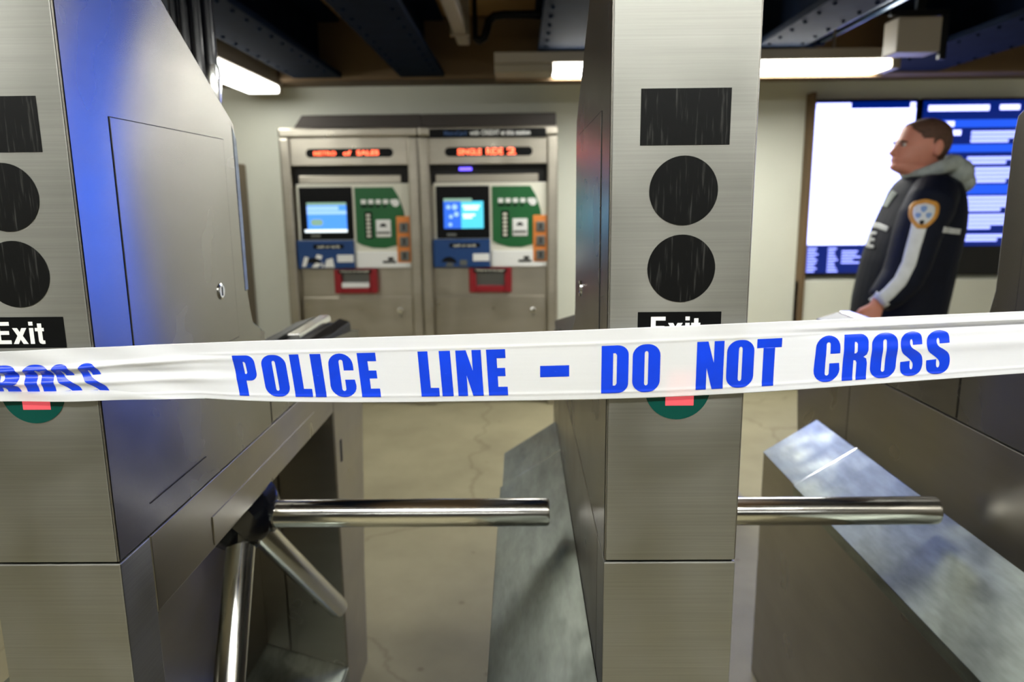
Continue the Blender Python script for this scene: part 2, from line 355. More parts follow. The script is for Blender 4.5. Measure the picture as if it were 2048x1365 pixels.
def turnstile(x, label):
    t = thing('turnstile', label, 'turnstile', (x, .78, 0), 'row of steel turnstiles')
    # --- lower front column, arm housing over the recess, rear post
    MB().prism([(0, 0), (W, 0), (W, .07), (0, .07)], 2, 0, .9405).build('front_column', M['front'], t, bevel=.0016)
    MB().box(.003, W-.003, .004, .07, .9405, .9445).build('seam_gap', M['dark'], t)
    h = MB().prism([(0, .9405), (W, .9405), (W, .838), (.0, .69)], 1, .0715, .965).build('arm_housing', M['dull'], t, bevel=.0015)
    MB().box(W-.0005, W+.0018, .245, .80, .842, .887).build('cover_strip', M['dull'], h, bevel=.0008)
    MB().prism([(.07, .940), (1.30, .940), (1.30, .9445), (.07, .9445)], 0, .003, W-.003).build('seam_gap', M['dark'], t)
    rp = MB()
    rp.prism([(.966, 0), (1.19, 0), (1.215, .3), (1.30, .80), (1.30, .9405), (.966, .9405)], 0, 0, W)
    rp.build('rear_post', M['dull'], t, bevel=.004)
    MB().box(-.06, -.0005, .966, 1.14, 0, .688).build('recess_end', M['dull'], t)
    sl = MB().box(W-.001, W+.0015, 1.012, 1.026, .69, .748).build('coin_slot', M['dark'], t, bevel=.001)
    MB().box(-.066, -.060, .0715, .965, .10, .64).build('recess_back', M['dull'], t)
    MB().prism([(-.060, .205), (W-.004, .137), (W+.002, .137), (W+.002, .085), (W-.004, .085), (-.06, .155)], 1, .0715, .9655).build('recess_tray', M['galv'], t, bevel=.001)
    MB().prism([(W-.012, 0), (W, 0), (W, .086), (W-.012, .086)], 1, .0715, .9655).build('kick_plate', M['dull'], t)
    # --- guard on the left-hand side with a sloping galvanized cover
    g = MB()
    g.prism([(0, .752), (-.14, .662), (-.14, 0), (-.066, 0), (-.066, .64), (-.0005, .69)], 1, .05, 1.143)
    gd = g.build('side_guard', M['dull'], t, bevel=.002)
    MB().prism([(-.0005, .751), (-.139, .661), (-.139, 0), (-.0005, 0)], 1, .044, .0705).build('guard_end', M['dull'], gd, bevel=.0015)
    MB().prism([(-.0005, .7525), (-.1415, .662), (-.1425, .656), (-.1425, .640), (-.1455, .640), (-.1455, .664), (-.0005, .7575)], 1, .03, .905).build('guard_cover', M['galv'], gd, bevel=.0012)
    MB().prism([(-.0005, .7585), (-.1415, .6652), (-.1415, .6625), (-.0005, .7530)], 1, .9015, .9065).build('cover_edge', M['chrome'], gd)
    MB().prism([(-.0005, .7522), (-.1402, .6622), (-.1405, .6640), (-.0005, .7542)], 1, .906, 1.145).build('guard_cover', M['galv'], gd)
    # --- upper front column with the sloping back
    col = [(0, .9425), (0, 1.70), (.05, 1.738), (.105, 1.692), (.457, 1.473), (.463, 1.43), (.463, 1.19), (.475, 1.145), (.53, 1.118), (.53, .9425)]
    cm = MB(); cm.prism(col, 0, 0, W); c_ = cm.build('display_column', M['side'], t, bevel=.0022)
    MB().box(.0022, W-.0022, -.0012, .004, .9435, 1.70).build('front_plate', M['front'], t, bevel=.0011)
    # rounded back edge of the column
    MB().prism([(.445, 1.474), (.4635, 1.45), (.4655, 1.42), (.4655, 1.20), (.4475, 1.20)], 0, .002, W+.0008).build('back_edge', M['galv'], t, bevel=.003)
    for sx, x0, x1 in ((1, W-.0008, W+.0006), (-1, -.0006, .0008)):
        MB().prism([(.0800, 1.131), (.4060, 1.131), (.4060, 1.4457), (.0800, 1.4457)], 0, x0, x1+(0.0002 if sx > 0 else 0)).build('panel_gap', M['dark'], t)
        p = MB().prism([(.0808, 1.1318), (.4052, 1.1318), (.4052, 1.4449), (.0808, 1.4449)], 0, x0-(.0003 if sx < 0 else 0), x1+(.0005 if sx > 0 else 0)).build('access_panel', M['side'], t, bevel=.0004)
        xx = W if sx > 0 else 0
        MB().tube([(xx, .347, 1.2137), (xx+sx*.0025, .347, 1.2137), (xx+sx*.0035, .347, 1.2137)], [.0125, .0125, .010], 24).build('lock', M['chrome'], p, smooth=False)
        MB().box(xx+sx*.0034-.0005, xx+sx*.0034+.0006, .3455, .3485, 1.207, 1.2205).build('key_slot', M['dark'], p)
    MB().prism([(.0785, .9806), (.245, .9815), (.245, .9830), (.0785, .9821)], 0, W-.0005, W+.0007).build('side_groove', M['dark'], t)
    # --- rear body with the reader top
    MB().prism([(.531, .9425), (1.30, .9425), (1.295, .985), (1.20, 1.000), (.60, 1.045), (.531, 1.095)], 0, 0, W).build('rear_body', M['side'], t, bevel=.004)
    rc = MB()
    rc.prism([(.82, .99), (1.215, .985), (1.205, 1.022), (.86, 1.030)], 0, .002, W-.004)
    rc = rc.build('reader_top', M['black'], t, bevel=.004)
    k = MB(); k.prism([(0.0, 1.0235), (.055, 1.0400), (.055, 1.026), (0, 1.01)], 1, .862, 1.195); k.build('reader_plate', M['readerplate'], rc, bevel=.001)
    MB().prism([(.058, 1.026), (.064, 1.042), (.092, 1.042), (.096, 1.026)], 1, .92, 1.205).build('swipe_slot', M['chrome'], rc, bevel=.002)
    MB().prism([(.10, 1.02), (.12, 1.034), (.148, 1.024), (.149, 1.0)], 1, .87, 1.20).build('reader_rim', M['black'], rc, bevel=.003)
    # --- indicator field on the front plate
    f = -.0012
    MB().box(.0304, .1216, f-.0006, f+.001, 1.4018, 1.4575).build('display_window', M['lens'], t, bevel=.0003)
    MB().disc(.0764, 1.3561, .0354, f+.001, .0016).build('indicator_lens', M['lens'], t)
    MB().disc(.0767, 1.2757, .0356, f+.001, .0016).build('indicator_lens', M['lens'], t)
    ex = MB().box(.0322, .1210, f-.0006, f+.001, 1.1958, 1.2297).build('exit_label', M['black'], t, bevel=.0002)
    stuff(exit_word(.0462, .0243, 1.2003, f-.0009).build('exit_lettering', M['white'], ex))
    gl = MB().disc(.0770, 1.1462, .0356, f+.001, .0016).build('entry_lens', M['green'], t)
    MB().box(.0642, .0950, f-.0009, f, 1.1262, 1.1662).build('red_bar', M['redlens'], gl, bevel=.0003)
    # --- three-armed rotor
    A = Vector((.099, .49, .7835)); be = math.radians(50.5); s_, c_ = math.sin(be), math.cos(be); ax = Vector((c_, 0, -s_))
    rh = MB()
    rh.tube([A-ax*.045, A-ax*.03, A-ax*.002, A+ax*.026, A+ax*.045, A+ax*.056], [.080, .080, .077, .066, .050, .028], 12)
    hub = smooth_angle(rh.build('arm_hub', M['hub'], t, bevel=.004), .45)
    dirs = [Vector((1, 0, 0))]+[Vector((c_*c_-.5*s_*s_, sg*.866*s_, -1.5*s_*c_)) for sg in (-1, 1)]
    for d in dirs:
        MB().tube([A+d*.02, A+d*.058, A+d*.0585, A+d*.061], [.034, .033, .032, .030], 24).build('arm_socket', M['hub'], hub, smooth=False)
        a = MB().tube([A+d*.05, A+d*.558, A+d*.5625, A+d*.564], [.0255, .0255, .0245, .0225], 32).build('rotor_arm', M['chrome'], t)
        smooth_angle(a, .5)
    q = Vector((s_, 0, c_))
    for sg in (-1, 1):
        b0 = A-ax*.03+q*.062+Vector((0, sg*.025, 0))
        MB().tube([b0, b0+q*.014, b0+q*.016], [.008, .008, .006], 10).build('hub_bolt', M['chrome'], hub)
    return t
turnstile(-.6139, 'steel turnstile whose side shows a blue reflection, at the left end of the row')
turnstile(.0925, 'middle steel turnstile of the row, its whole narrow front in view')
turnstile(.7985, 'steel turnstile beside the officer, showing its galvanized side guard but no front')

# ------------------------------------------------------------------ police tape
def curve(pts, x):
    if x <= pts[0][0]: 
        a, b = pts[0], pts[1]; return a[1]+(x-a[0])*(b[1]-a[1])/(b[0]-a[0])
    for i in range(len(pts)-1):
        a, b = pts[i], pts[i+1]
        if x <= b[0]:
            t = (x-a[0])/(b[0]-a[0])
            ma = ((b[1]-pts[i-1][1])/(b[0]-pts[i-1][0])) if i > 0 else (b[1]-a[1])/(b[0]-a[0])
            mb_ = ((pts[i+2][1]-a[1])/(pts[i+2][0]-a[0])) if i < len(pts)-2 else (b[1]-a[1])/(b[0]-a[0])
            dx = b[0]-a[0]
            return (2*t**3-3*t*t+1)*a[1]+(t**3-2*t*t+t)*dx*ma+(-2*t**3+3*t*t)*b[1]+(t**3-t*t)*dx*mb_
    a, b = pts[-2], pts[-1]; return b[1]+(x-b[0])*(b[1]-a[1])/(b[0]-a[0])
TT = [(-.70, 1.188), (-.5638, 1.193), (-.4544, 1.1971), (-.3239, 1.2016), (-.1834, 1.2052), (-.0492, 1.2085), (.1055, 1.2132), (.2432, 1.2181), (.401, 1.2238), (.5306, 1.2283), (1.0, 1.245)]
TB = [(-.70, 1.138), (-.5718, 1.1376), (-.4879, 1.137), (-.4062, 1.1388), (-.3512, 1.1392), (-.3184, 1.1373), (-.2654, 1.135), (-.1735, 1.1335), (-.0648, 1.1338), (.1069, 1.1358), (.2472, 1.1415), (.4075, 1.1521), (.5387, 1.1611), (1.0, 1.190)]
def sstep(a, b, x): t = max(0, min(1, (x-a)/(b-a))); return t*t*(3-2*t)
def tape_y(x, v):
    y = .7735
    lf = 1-sstep(-.40, -.27, x)                       # crumpled left end
    y -= lf*(.0030*math.exp(-((v-.66-.05*math.sin(x*14))/.05)**2)-.0022*math.exp(-((v-.50)/.07)**2)+.0022*math.exp(-((v-.36)/.06)**2))
    y -= lf*.0010*math.sin(x*60+v*9)
    rr = sstep(.25, .42, x)                           # long fold on the right end
    y -= rr*(.0032*math.exp(-((v-.88)/.035)**2)-.0030*math.exp(-((v-.80)/.05)**2)+.0018*math.exp(-((v-.52)/.10)**2))
    y -= .0007*math.exp(-((v-.80)/.02)**2)*(1-rr)*(1-lf) + .0006*math.exp(-((v-.10)/.02)**2)
    y -= .0006*math.sin(x*9+1)*math.sin(v*3)
    return y
def tape_pt(x, v, d=0.):
    zb, zt = curve(TB, x), curve(TT, x); return (x, tape_y(x, v)-d, zb+(zt-zb)*v)
tp = bmesh.new()
xs = [-.622+(.956+.622)*i/300 for i in range(301)]; vs_ = [j/80 for j in range(81)]
grid = [[tp.verts.new(tape_pt(x, v)) for v in vs_] for x in xs]
for i in range(300):
    for j in range(80): tp.faces.new((grid[i][j], grid[i+1][j], grid[i+1][j+1], grid[i][j+1]))
me = bpy.data.meshes.new('police_tape'); tp.to_mesh(me); tp.free()
for p in me.polygons: p.use_smooth = True
me.materials.append(M['tape'])
tape = bpy.data.objects.new('police_tape', me); C.objects.link(tape)
so = tape.modifiers.new('thick', 'SOLIDIFY'); so.thickness = .0003; so.offset = 1
tag(tape, 'white plastic police tape printed in blue, stretched across the turnstile fronts', 'police tape')
# the lower edge folded up over the left end
fb = bmesh.new(); rows = []
for i in range(101):
    x = -.622+(.622-.345)*i/100; top = .20*(1-sstep(-.47, -.345, x))+.004
    rows.append([fb.verts.new(tape_pt(x, top*k/4+.0, .0011+.0004*math.sin(k*1.2+x*30))) for k in range(5)])
for a, b in zip(rows, rows[1:]):
    for k in range(4): fb.faces.new((a[k], b[k], b[k+1], a[k+1]))
me = bpy.data.meshes.new('folded_edge'); fb.to_mesh(me); fb.free()
for p in me.polygons: p.use_smooth = True
me.materials.append(M['tape']); fo = bpy.data.objects.new('folded_edge', me); C.objects.link(fo); fo.parent = tape
# printed lettering, cut finely so that it follows the creases
words = [('P', -.3117, -.2834, .0055), ('O', -.2818, -.2502, .005), ('L', -.2502, -.2263, .0048), ('I', -.2279, -.2116, .0046), ('C', -.2100, -.1785, .0042), ('E', -.1769, -.1525, .004),
         ('L', -.1113, -.0885, .003), ('I', -.0885, -.0734, .003), ('N', -.0707, -.0409, .0025), ('E', -.0377, -.0144, .0025), ('-', .0202, .0514, 0), ('D', .0860, .1150, 0), ('O', .1193, .1489, 0),
         ('N', .1877, .2167, 0), ('O', .2199, .2489, 0), ('T', .2515, .2778, 0), ('C', .3132, .3399, 0), ('R', .3437, .3699, 0), ('O', .3731, .4004, 0), ('S', .4030, .4287, 0), ('S', .4303, .4575, 0)]
old = [('C', -.6180, -.5870, .004), ('R', -.5830, -.5420, .005), ('O', -.5420, -.5040, .007), ('S', -.5105, -.4740, .0125), ('S', -.4810, -.4440, .0135)]
def letters(lst, v0, v1, clip=None):
    for ch, a, b, shear in lst:
        wd, cons = glyph(ch); bm = bmesh.new()
        flat = [p for c in cons for p in c]; vv = [bm.verts.new((u, v, 0)) for u, v in flat]
        for t in tessellate_polygon([[Vector((u, v, 0)) for u, v in c] for c in cons]):
            try: bm.faces.new([vv[i] for i in t])
            except ValueError: pass
        cut = lambda p, n, clr=False: bmesh.ops.bisect_plane(bm, geom=bm.verts[:]+bm.edges[:]+bm.faces[:], plane_co=p, plane_no=n, clear_outer=clr)
        if clip is not None: cut((0, clip, 0), (0, -1, 0), True)
        for k in range(1, 6): cut((wd*k/6, 0, 0), (1, 0, 0))
        for k in range(1, 44): cut((0, k/44, 0), (0, 1, 0))
        for v in bm.verts:
            u = v.co.x/wd; k = v.co.y
            x = a+shear*(1-k)+(b-a-shear)*u
            v.co = tape_pt(x, v0+(v1-v0)*k, .0006)
        for f in bm.faces: f.smooth = True
        bmesh.ops.recalc_face_normals(bm, faces=bm.faces)
        if bm.faces and sum(f.normal.y for f in bm.faces) > 0: bmesh.ops.reverse_faces(bm, faces=bm.faces)
        me = bpy.data.meshes.new('printed_letter'); bm.to_mesh(me); bm.free(); me.materials.append(M['blueink'])
        lo = bpy.data.objects.new('printed_letter', me); C.objects.link(lo); lo.parent = tape
letters(words, .085, .765); letters(old, -.06, .72, clip=.30)

# ------------------------------------------------------------------ fare machines
M['vmgreen'] = plain('green_panel', (10, 92, 42), .4)
M['vmblue'] = plain('blue_panel', (18, 62, 118), .35)
M['orange'] = plain('orange_panel', (226, 136, 62), .4)
M['redtray'] = plain('red_tray', (138, 12, 26), .4)
M['offwhite'] = plain('panel_white', (224, 222, 206), .4)
M['led'] = glow('red_led', (1, .10, .03), 2.6)
M['scrblue'] = glow('screen_blue', (.07, .26, .85), 1.0)
M['scrpale'] = glow('screen_pale_blue', (.28, .48, .92), 1.0)
M['scrwhite'] = glow('screen_white', (.85, .95, 1), 1.0)
M['scrteal'] = glow('screen_teal', (.08, .52, .68), 1.0)
M['scrdeep'] = glow('screen_deep_blue', (.03, .12, .62), 1.0)
M['scrolive'] = glow('screen_olive', (.18, .30, .22), 1.0)
M['bluelamp'] = glow('blue_pilot_lamp', (.12, .08, 1), 2.5)
M['grey'] = plain('grey_metal', (120, 122, 118), .35, metal=.7)
M['bluetext'] = plain('blue_print', (34, 76, 130), .4)
def fare_machine(x, label, screen, header, led):
    t = thing('fare_machine', label, 'ticket machine', (x, 4.8, 0), 'pair of ticket machines by the wall')
    w_ = .872
    MB().box(.03, w_-.03, .02, .38, 0, 1.76).build('cabinet', M['vm'], t, bevel=.004)
    MB().prism(([(0, 1.76), (w_, 1.76), (w_, 1.895), (0, 1.895)] if header else [(.02, 1.76), (w_, 1.76), (w_, 1.895), (.09, 1.895), (.02, 1.80)]), 1, .17, .385).build('hood', M['vmdark'], t, bevel=.006)
    fr = MB()
    for a, b in ((0, .068), (w_-.068, w_)): fr.box(a, b, -.06, .03, 0, 1.72)
    for i, (a, b) in enumerate(((0, .068), (w_-.068, w_))):
        MB().box(a, b, -.06, .03, 0, 1.735).build('side_post', M['vm'], t, bevel=.012)
    fr.b.free()
    MB().box(0, w_, -.065, .17, 1.7355, 1.795).build('top_rail', M['vm'], t, bevel=.012)
    hd = MB().prism([(-.045, 1.565), (.02, 1.565), (.02, 1.735), (-.045, 1.735)], 0, .068, w_-.068).build('head_panel', M['vm'], t, bevel=.003)
    MB().flat([rrect(.165, .715, 1.613, 1.668, .0274, .0274)], -.0456).build('led_window', M['black'], hd)
    lm = MB()
    for s, a, b, z0, z1 in led: put_text(lm, s, a, b, z0, z1, -.0465, .03)
    stuff(lm.build('led_text', M['led'], hd))
    if header:
        hb = MB().box(.072, w_-.072, -.070, -.06, 1.724, 1.779).build('header_strip', M['black'], hd, bevel=.001)
        h1 = MB(); put_text(h1, 'MetroCard', .165, .305, 1.737, 1.766, -.0705); stuff(h1.build('blue_lettering', M['bluetext'], hb))
        h2 = MB(); put_text(h2, 'with CREDIT at this station', .325, .70, 1.738, 1.768, -.0705, .03); stuff(h2.build('white_lettering', M['white'], hb))
    MB().box(.068, w_-.068, .004, .02, 1.44, 1.565).build('recess_panel', M['dark'], t)
    MB().box(.10, w_-.12, -.01, .004, 1.455, 1.505).build('light_shelf', M['vm'], t, bevel=.004)
    if header: MB().box(.25, .33, -.016, -.009, 1.528, 1.545).build('pilot_lamp', M['bluelamp'], t, bevel=.002)
    # printed operator panel
    pn = MB().box(.085, .828, -.03, .0, .917, 1.452).build('operator_panel', M['offwhite'], t, bevel=.004)
    bz = MB().box(.10, .440, -.038, -.0295, 1.102, 1.432).build('screen_bezel', M['black'], pn, bevel=.004)
    sx0, sx1, sz0, sz1 = .148, .400, 1.165, 1.336; y = -.0385
    def rect(name, mat, a, b, c, d, yy, par): return MB().box(a, b, yy-.0008, yy+.0004, c, d).build(name, mat, par)
    if screen == 'blue':
        rect('screen', M['scrblue'], sx0, sx1, sz0, sz1, y, bz)
        rect('screen_title', M['scrolive'], sx0, sx1, sz1-.018, sz1, y-.001, bz)
        m = MB(); m.box(sx0, sx1-.05, y-.002, y-.001, 1.288, 1.312); m.box(sx0, sx1, y-.002, y-.001, 1.262, 1.284); stuff(m.build('screen_text', M['scrpale'], bz))
        MB().flat([rrect(sx0+.02, sx0+.10, 1.19, 1.232, .02)], y-.0015).build('screen_button', M['scrolive'], bz)
        rect('screen_footer', M['scrwhite'], sx0-.02, sx1, 1.148, 1.166, y-.001, bz)
    else:
        rect('screen', M['scrteal'], sx0, sx1, sz0, sz1, y, bz)
        rect('screen_title', M['scrolive'], sx0, sx0+.18, sz1-.004, sz1+.018, y-.001, bz)
        rect('screen_picture', M['scrdeep'], sx0, sx0+.11, sz0, sz1, y-.001, bz)
        m = MB()
        for (a, b, r) in ((.03, 1.30, .014), (.07, 1.30, .018), (.08, 1.255, .016), (.045, 1.24, .013), (.04, 1.19, .012)): m.flat([arc(sx0+a, b, r, r, 0, 340, 9)], y-.003)
        stuff(m.build('picture_detail', M['scrpale'], bz))
        m = MB()
        for a, b, c in ((.12, .23, 1.305), (.13, .22, 1.287), (.12, .20, 1.250), (.125, .18, 1.234)): m.box(sx0+a, sx0+b, y-.003, y-.0012, c-.006, c+.006)
        stuff(m.build('screen_text', M['scrwhite'], bz))
    m = MB(); m.box(.165, .225, -.0392, -.0380, 1.118, 1.134); m.build('maker_plate', M['grey'], bz)
    # green card panel
    gp = [(.456, 1.428), (.700, 1.428)]+[(.735, 1.37), (.765, 1.28), (.778, 1.19), (.775, 1.10)]+[(.72, 1.062), (.64, 1.043), (.56, 1.046), (.49, 1.065), (.456, 1.085)]
    MB().prism(gp, 1, -.034, -.0295).build('green_panel', M['vmgreen'], pn)
    m = MB()
    for i in range(5): m.box(.495+i*.047, .527+i*.047, -.0365, -.034, 1.325, 1.352)
    stuff(m.build('card_emblem', M['white'], pn))
    m = MB()
    for i in range(4): m.box(.495+i*.047, .535+i*.040, -.0365, -.034, 1.303, 1.317)
    stuff(m.build('card_caption', M['black'], pn))
    MB().disc(.715, 1.33, .024, -.034, .004, 20).build('round_button', M['white'], pn)
    MB().box(.515, .562, -.036, -.034, 1.105, 1.275).build('slot_strip', M['black'], pn)
    m = MB()
    for i in range(6): m.box(.525, .550, -.038, -.036, 1.115+i*.026, 1.131+i*.026)
    stuff(m.build('slot_mark', M['offwhite'], pn))
    cs = MB().box(.585, .680, -.042, -.034, 1.115, 1.225).build('card_slot', M['white'], pn, bevel=.005)
    MB().flat([arc(.632, 1.180, .022, .022, 0, 180, 10)], -.0425).build('slot_mouth', M['black'], cs)
    MB().box(.590, .675, -.046, -.041, 1.135, 1.150).build('slot_lip', M['grey'], cs, bevel=.002)
    # orange strip with coin and token fittings
    og = MB().box(.716, .808, -.040, -.0295, .95, 1.245).build('orange_strip', M['orange'], pn, bevel=.003)
    for zc in (1.175, 1.085, .995):
        MB().box(.735, .793, -.050, -.040, zc-.033, zc+.03).build('coin_fitting', M['grey'], og, bevel=.01)
        MB().box(.757, .771, -.052, -.0495, zc-.02, zc+.02).build('coin_slot', M['dark'], og)
    # blue bill panel, white plate
    bp = MB().box(.075, .440, -.055, -.0295, .917, 1.098).build('blue_panel', M['vmblue'], pn, bevel=.005)
    MB().box(.18, .375, -.057, -.0548, 1.045, 1.072).build('caption_strip', M['black'], bp)
    m = MB(); put_text(m, 'cash or cards', .205, .350, 1.050, 1.067, -.0575, .02); stuff(m.build('caption_lettering', M['offwhite'], bp))
    MB().box(.330, .435, -.058, -.0548, .958, 1.005).build('white_label', M['white'], bp)
    m = MB()
    if screen == 'blue':
        for pts in ([(.10, .93), (.125, .93), (.145, .99), (.12, .995)], [(.16, .925), (.20, .925), (.23, .95), (.19, .955)], [(.19, .985), (.225, .975), (.235, 1.0), (.20, 1.01)], [(.245, .925), (.31, .925), (.30, .985), (.26, .975)], [(.225, .925), (.24, .925), (.235, .965)]):
            m.flat([pts], -.0575)
        stuff(m.build('scuffed_paint', M['white'], bp))
    else:
        m.flat([[(.15, .925), (.205, .925), (.20, .945), (.165, .95)]], -.0575); m.flat([[(.245, .93), (.29, .93), (.29, .965), (.245, .965)]], -.0575)
        stuff(m.build('bill_picture', M['grey'], bp))
    MB().flat([[(.13, .955)]+arc(.175, .945, .05, .042, 180, 0, 10)], -.0562).build('bill_slot', M['hub'], bp)
    MB().box(.452, .812, -.038, -.0295, .918, 1.022).build('white_plate', M['white'], pn, bevel=.002)
    m = MB(); m.box(.62, .705, -.040, -.0375, .948, .962); m.box(.655, .69, -.040, -.0375, .966, .985); stuff(m.build('plate_emblem', M['black'], pn))
    # red change tray
    tr = MB()
    tr.box(.300, .345, -.05, .018, .752, .912); tr.box(.530, .575, -.05, .018, .752, .912); tr.box(.345, .530, -.05, .018, .752, .795); tr.box(.345, .530, -.05, .018, .885, .912)
    tr = tr.build('change_tray', M['redtray'], t, bevel=.006)
    MB().box(.345, .530, -.012, .018, .795, .885).build('tray_flap', M['grey'], tr)
    MB().box(.33, .545, -.053, -.049, .885, .908).build('tray_caption_strip', M['black'], tr)
    m = MB(); put_text(m, 'Change & Receipt', .345, .530, .889, .904, -.0537, .02); stuff(m.build('tray_lettering', M['offwhite'], tr))
    if screen == 'blue': MB().box(.35, .525, -.052, -.02, .792, .822).build('tray_paper', M['white'], tr)
    # lower door
    MB().box(.075, w_-.075, -.004, .021, .03, .722).build('lower_door', M['vm'], t, bevel=.003)
    k = MB().tube([(.715, -.003, .632), (.715, -.02, .632), (.715, -.024, .632)], [.018, .018, .012], 18).build('door_lock', M['chrome'], t)
    MB().box(.711, .719, -.018, -.003, .59, .625).build('lock_latch', M['grey'], k)
    return t
fare_machine(-1.508, 'steel ticket machine nearer the left turnstile, with a plain blue screen and no header strip', 'blue', False,
             [('METRO', .215, .355, 1.626, 1.652), ('of', .40, .45, 1.626, 1.654), ('SALES', .485, .625, 1.626, 1.656)])
fare_machine(-.634, 'steel ticket machine with a black header strip and teal screen, beside the bare wall', 'teal', True,
             [('SINGLE', .245, .395, 1.622, 1.658), ('RIDE', .425, .53, 1.622, 1.662), ('2', .555, .61, 1.622, 1.664)])

# ------------------------------------------------------------------ wall displays
M['map'] = glow('map_white', (1.05, 1.15, 2.7), SCREEN, .08)
M['mapink'] = glow('map_pale', (.80, .86, 2.2), SCREEN, .08)
M['navy'] = glow('display_navy', (.0, .008, .11), SCREEN, .06)
M['bar'] = glow('display_blue_bar', (.01, .07, .62), SCREEN, .06)
M['pale'] = glow('display_text', (.42, .50, 1.5), SCREEN, .06)
M['brite'] = glow('display_title', (.85, .92, 2.2), SCREEN, .06)
M['kiosk'] = glow('kiosk_blue', (.02, .13, 1.0), KIOSK, .08)
M['off'] = plain('display_glass', (14, 12, 14), .06)
struct(MB().box(1.93, 3.40, 5.12, 5.2, .12, .775).build('trim_2', M['wall'], bevel=.01))
struct(MB().box(1.93, 1.965, 5.10, 5.2, 0, 2.02).build('trim_3', M['soffit_shade'], bevel=.006))  # brown strip standing in for the shaded wall edge beside the screen
struct(MB().box(3.36, 3.41, 5.08, 5.2, 0, .80).build('trim_4', M['tan'], bevel=.006))
def rect(m, a, b, c, d, y): m.box(a, b, y-.0012, y, c, d)
d1 = thing('wall_display', 'large lit wall screen showing a white map with a blue legend below', 'screen', (2.30, 5.15, .80), 'pair of wall screens behind the officer')
MB().box(-.345, .345, -.03, .05, 0, 1.175).build('casing', M['off'], d1, bevel=.006)
m = MB(); rect(m, -.335, .333, .022, 1.157, -.031); s1 = m.build('screen', M['navy'], d1)
m = MB(); rect(m, -.332, .328, .215, 1.113, -.033); m.build('map_sheet', M['map'], s1)
for a, b, c, d in ((-.33, -.10, 1.113, 1.15), (.29, .325, 1.105, 1.15)):
    m = MB(); rect(m, a, b, c, d, -.033); m.build('title', M['brite'], s1)
m = MB()
for a, b, c, d in ((-.31, -.10, .395, .405), (.08, .14, 1.0, 1.06), (-.02, .02, .86, .9), (-.25, -.05, .3, .306), (-.1, .25, .62, .626), (-.05, -.04, .3, 1.0)): rect(m, a, b, c, d, -.035)
stuff(m.build('map_lines', M['mapink'], s1))
m = MB()
for c0, w0, n in ((-.325, .085, 9), (-.185, .075, 9), (-.09, .13, 6)):
    for i in range(n):
        if c0 > -.1 and i < 1: continue
        rect(m, c0, c0+w0*random.uniform(.6, 1), .195-i*.0195-.010, .195-i*.0195, -.033)
stuff(m.build('legend_text', M['pale'], s1))
m = MB(); rect(m, .075, .145, .09, .205, -.033); m.build('legend_card', M['brite'], s1)
d2 = thing('wall_display', 'dark wall screen with blue bars and pale lines of text, behind the officer\'s head', 'screen', (3.01, 5.15, .80), 'pair of wall screens behind the officer')
MB().box(-.345, .345, -.03, .05, 0, 1.175).build('casing', M['off'], d2, bevel=.006)
m = MB(); rect(m, -.333, .333, .2, 1.157, -.031); s2 = m.build('screen', M['navy'], d2)
m = MB(); rect(m, -.333, .333, .022, .198, -.031); m.build('dark_footer', M['off'], s2)
def zz(y): return .938-(y-207)*.00333     # row height on the glass, measured down from the top rows
for y0, y1 in ((238, 253), (286, 301), (365, 384)):
    m = MB(); rect(m, -.30, .333, zz(y1)+.2, zz(y0)+.2, -.033); m.build('section_bar', M['bar'], s2)
for a, b, y0, y1 in ((-.30, .10, 210, 221), (.17, .30, 210, 220), (-.27, -.12, 241, 251), (-.22, -.07, 258, 268), (-.21, -.09, 308, 318)):
    m = MB(); rect(m, a, b, zz(y1)+.2, zz(y0)+.2, -.035); m.build('title', M['brite'], s2)
m = MB()
for y0, n, x0, x1 in ((260, 3, -.0, .32), (310, 2, -.01, .31), (331, 4, -.01, .32), (388, 4, -.01, .32), (424, 4, -.01, .30), (465, 2, -.02, .31), (481, 1, -.02, .06)):
    for i in range(n):
        last = i == n-1
        rect(m, x0, x1-(random.uniform(.05, .12) if last else 0), zz(y0+i*8+6.4)+.2, zz(y0+i*8)+.2, -.033)
stuff(m.build('text_lines', M['pale'], s2))

ki = thing('info_kiosk', 'free-standing information kiosk with a plain blue screen, behind the middle turnstile', 'kiosk', (.80, 3.05, 0))
MB().box(-.145, .145, 0, .09, .03, 2.02).build('body', M['black'], ki, bevel=.012)
MB().box(-.19, .19, -.06, .16, 0, .03).build('base_plate', M['dull'], ki, bevel=.004)
MB().box(-.125, .125, -.006, .001, .60, 1.98).build('screen', M['kiosk'], ki, bevel=.002)

# ------------------------------------------------------------------ fittings under the ceiling and by the left wall
cb = thing('metal_cabinet', 'narrow tan metal cabinet against the wall behind the left turnstile', 'cabinet', (-2.18, 4.9, 0))
MB().box(-.30, .30, -.02, .28, 0, 1.60).build('body', M['tan'], cb, bevel=.012)
MB().box(-.27, .27, -.026, -.02, .06, 1.55).build('cabinet_door', M['tan'], cb, bevel=.003)
rl = thing('barrier_railing', 'glossy black barrier of upright bars behind the left turnstile', 'railing', (-.88, 2.13, 0))
for i, (x, r) in enumerate(((-.060, .012), (-.030, .015), (.004, .017), (.036, .014))):
    smooth_angle(MB().tube([(x, 0, .02), (x, 0, 2.0)], r, 20).build('bar', M['hub'], rl), .6)
MB().box(-.08, .055, -.02, .02, 2.0, 2.04).build('top_rail', M['hub'], rl, bevel=.004)
MB().box(-.08, .055, -.03, .03, 0, .02).build('base_plate', M['hub'], rl, bevel=.003)
smooth_angle(MB().tube([(.038, .0, 1.72), (.038, .0, 1.68), (.038, 0, 1.62)], [.015, .019, .015], 18).build('end_fitting', M['chrome'], rl), .6)
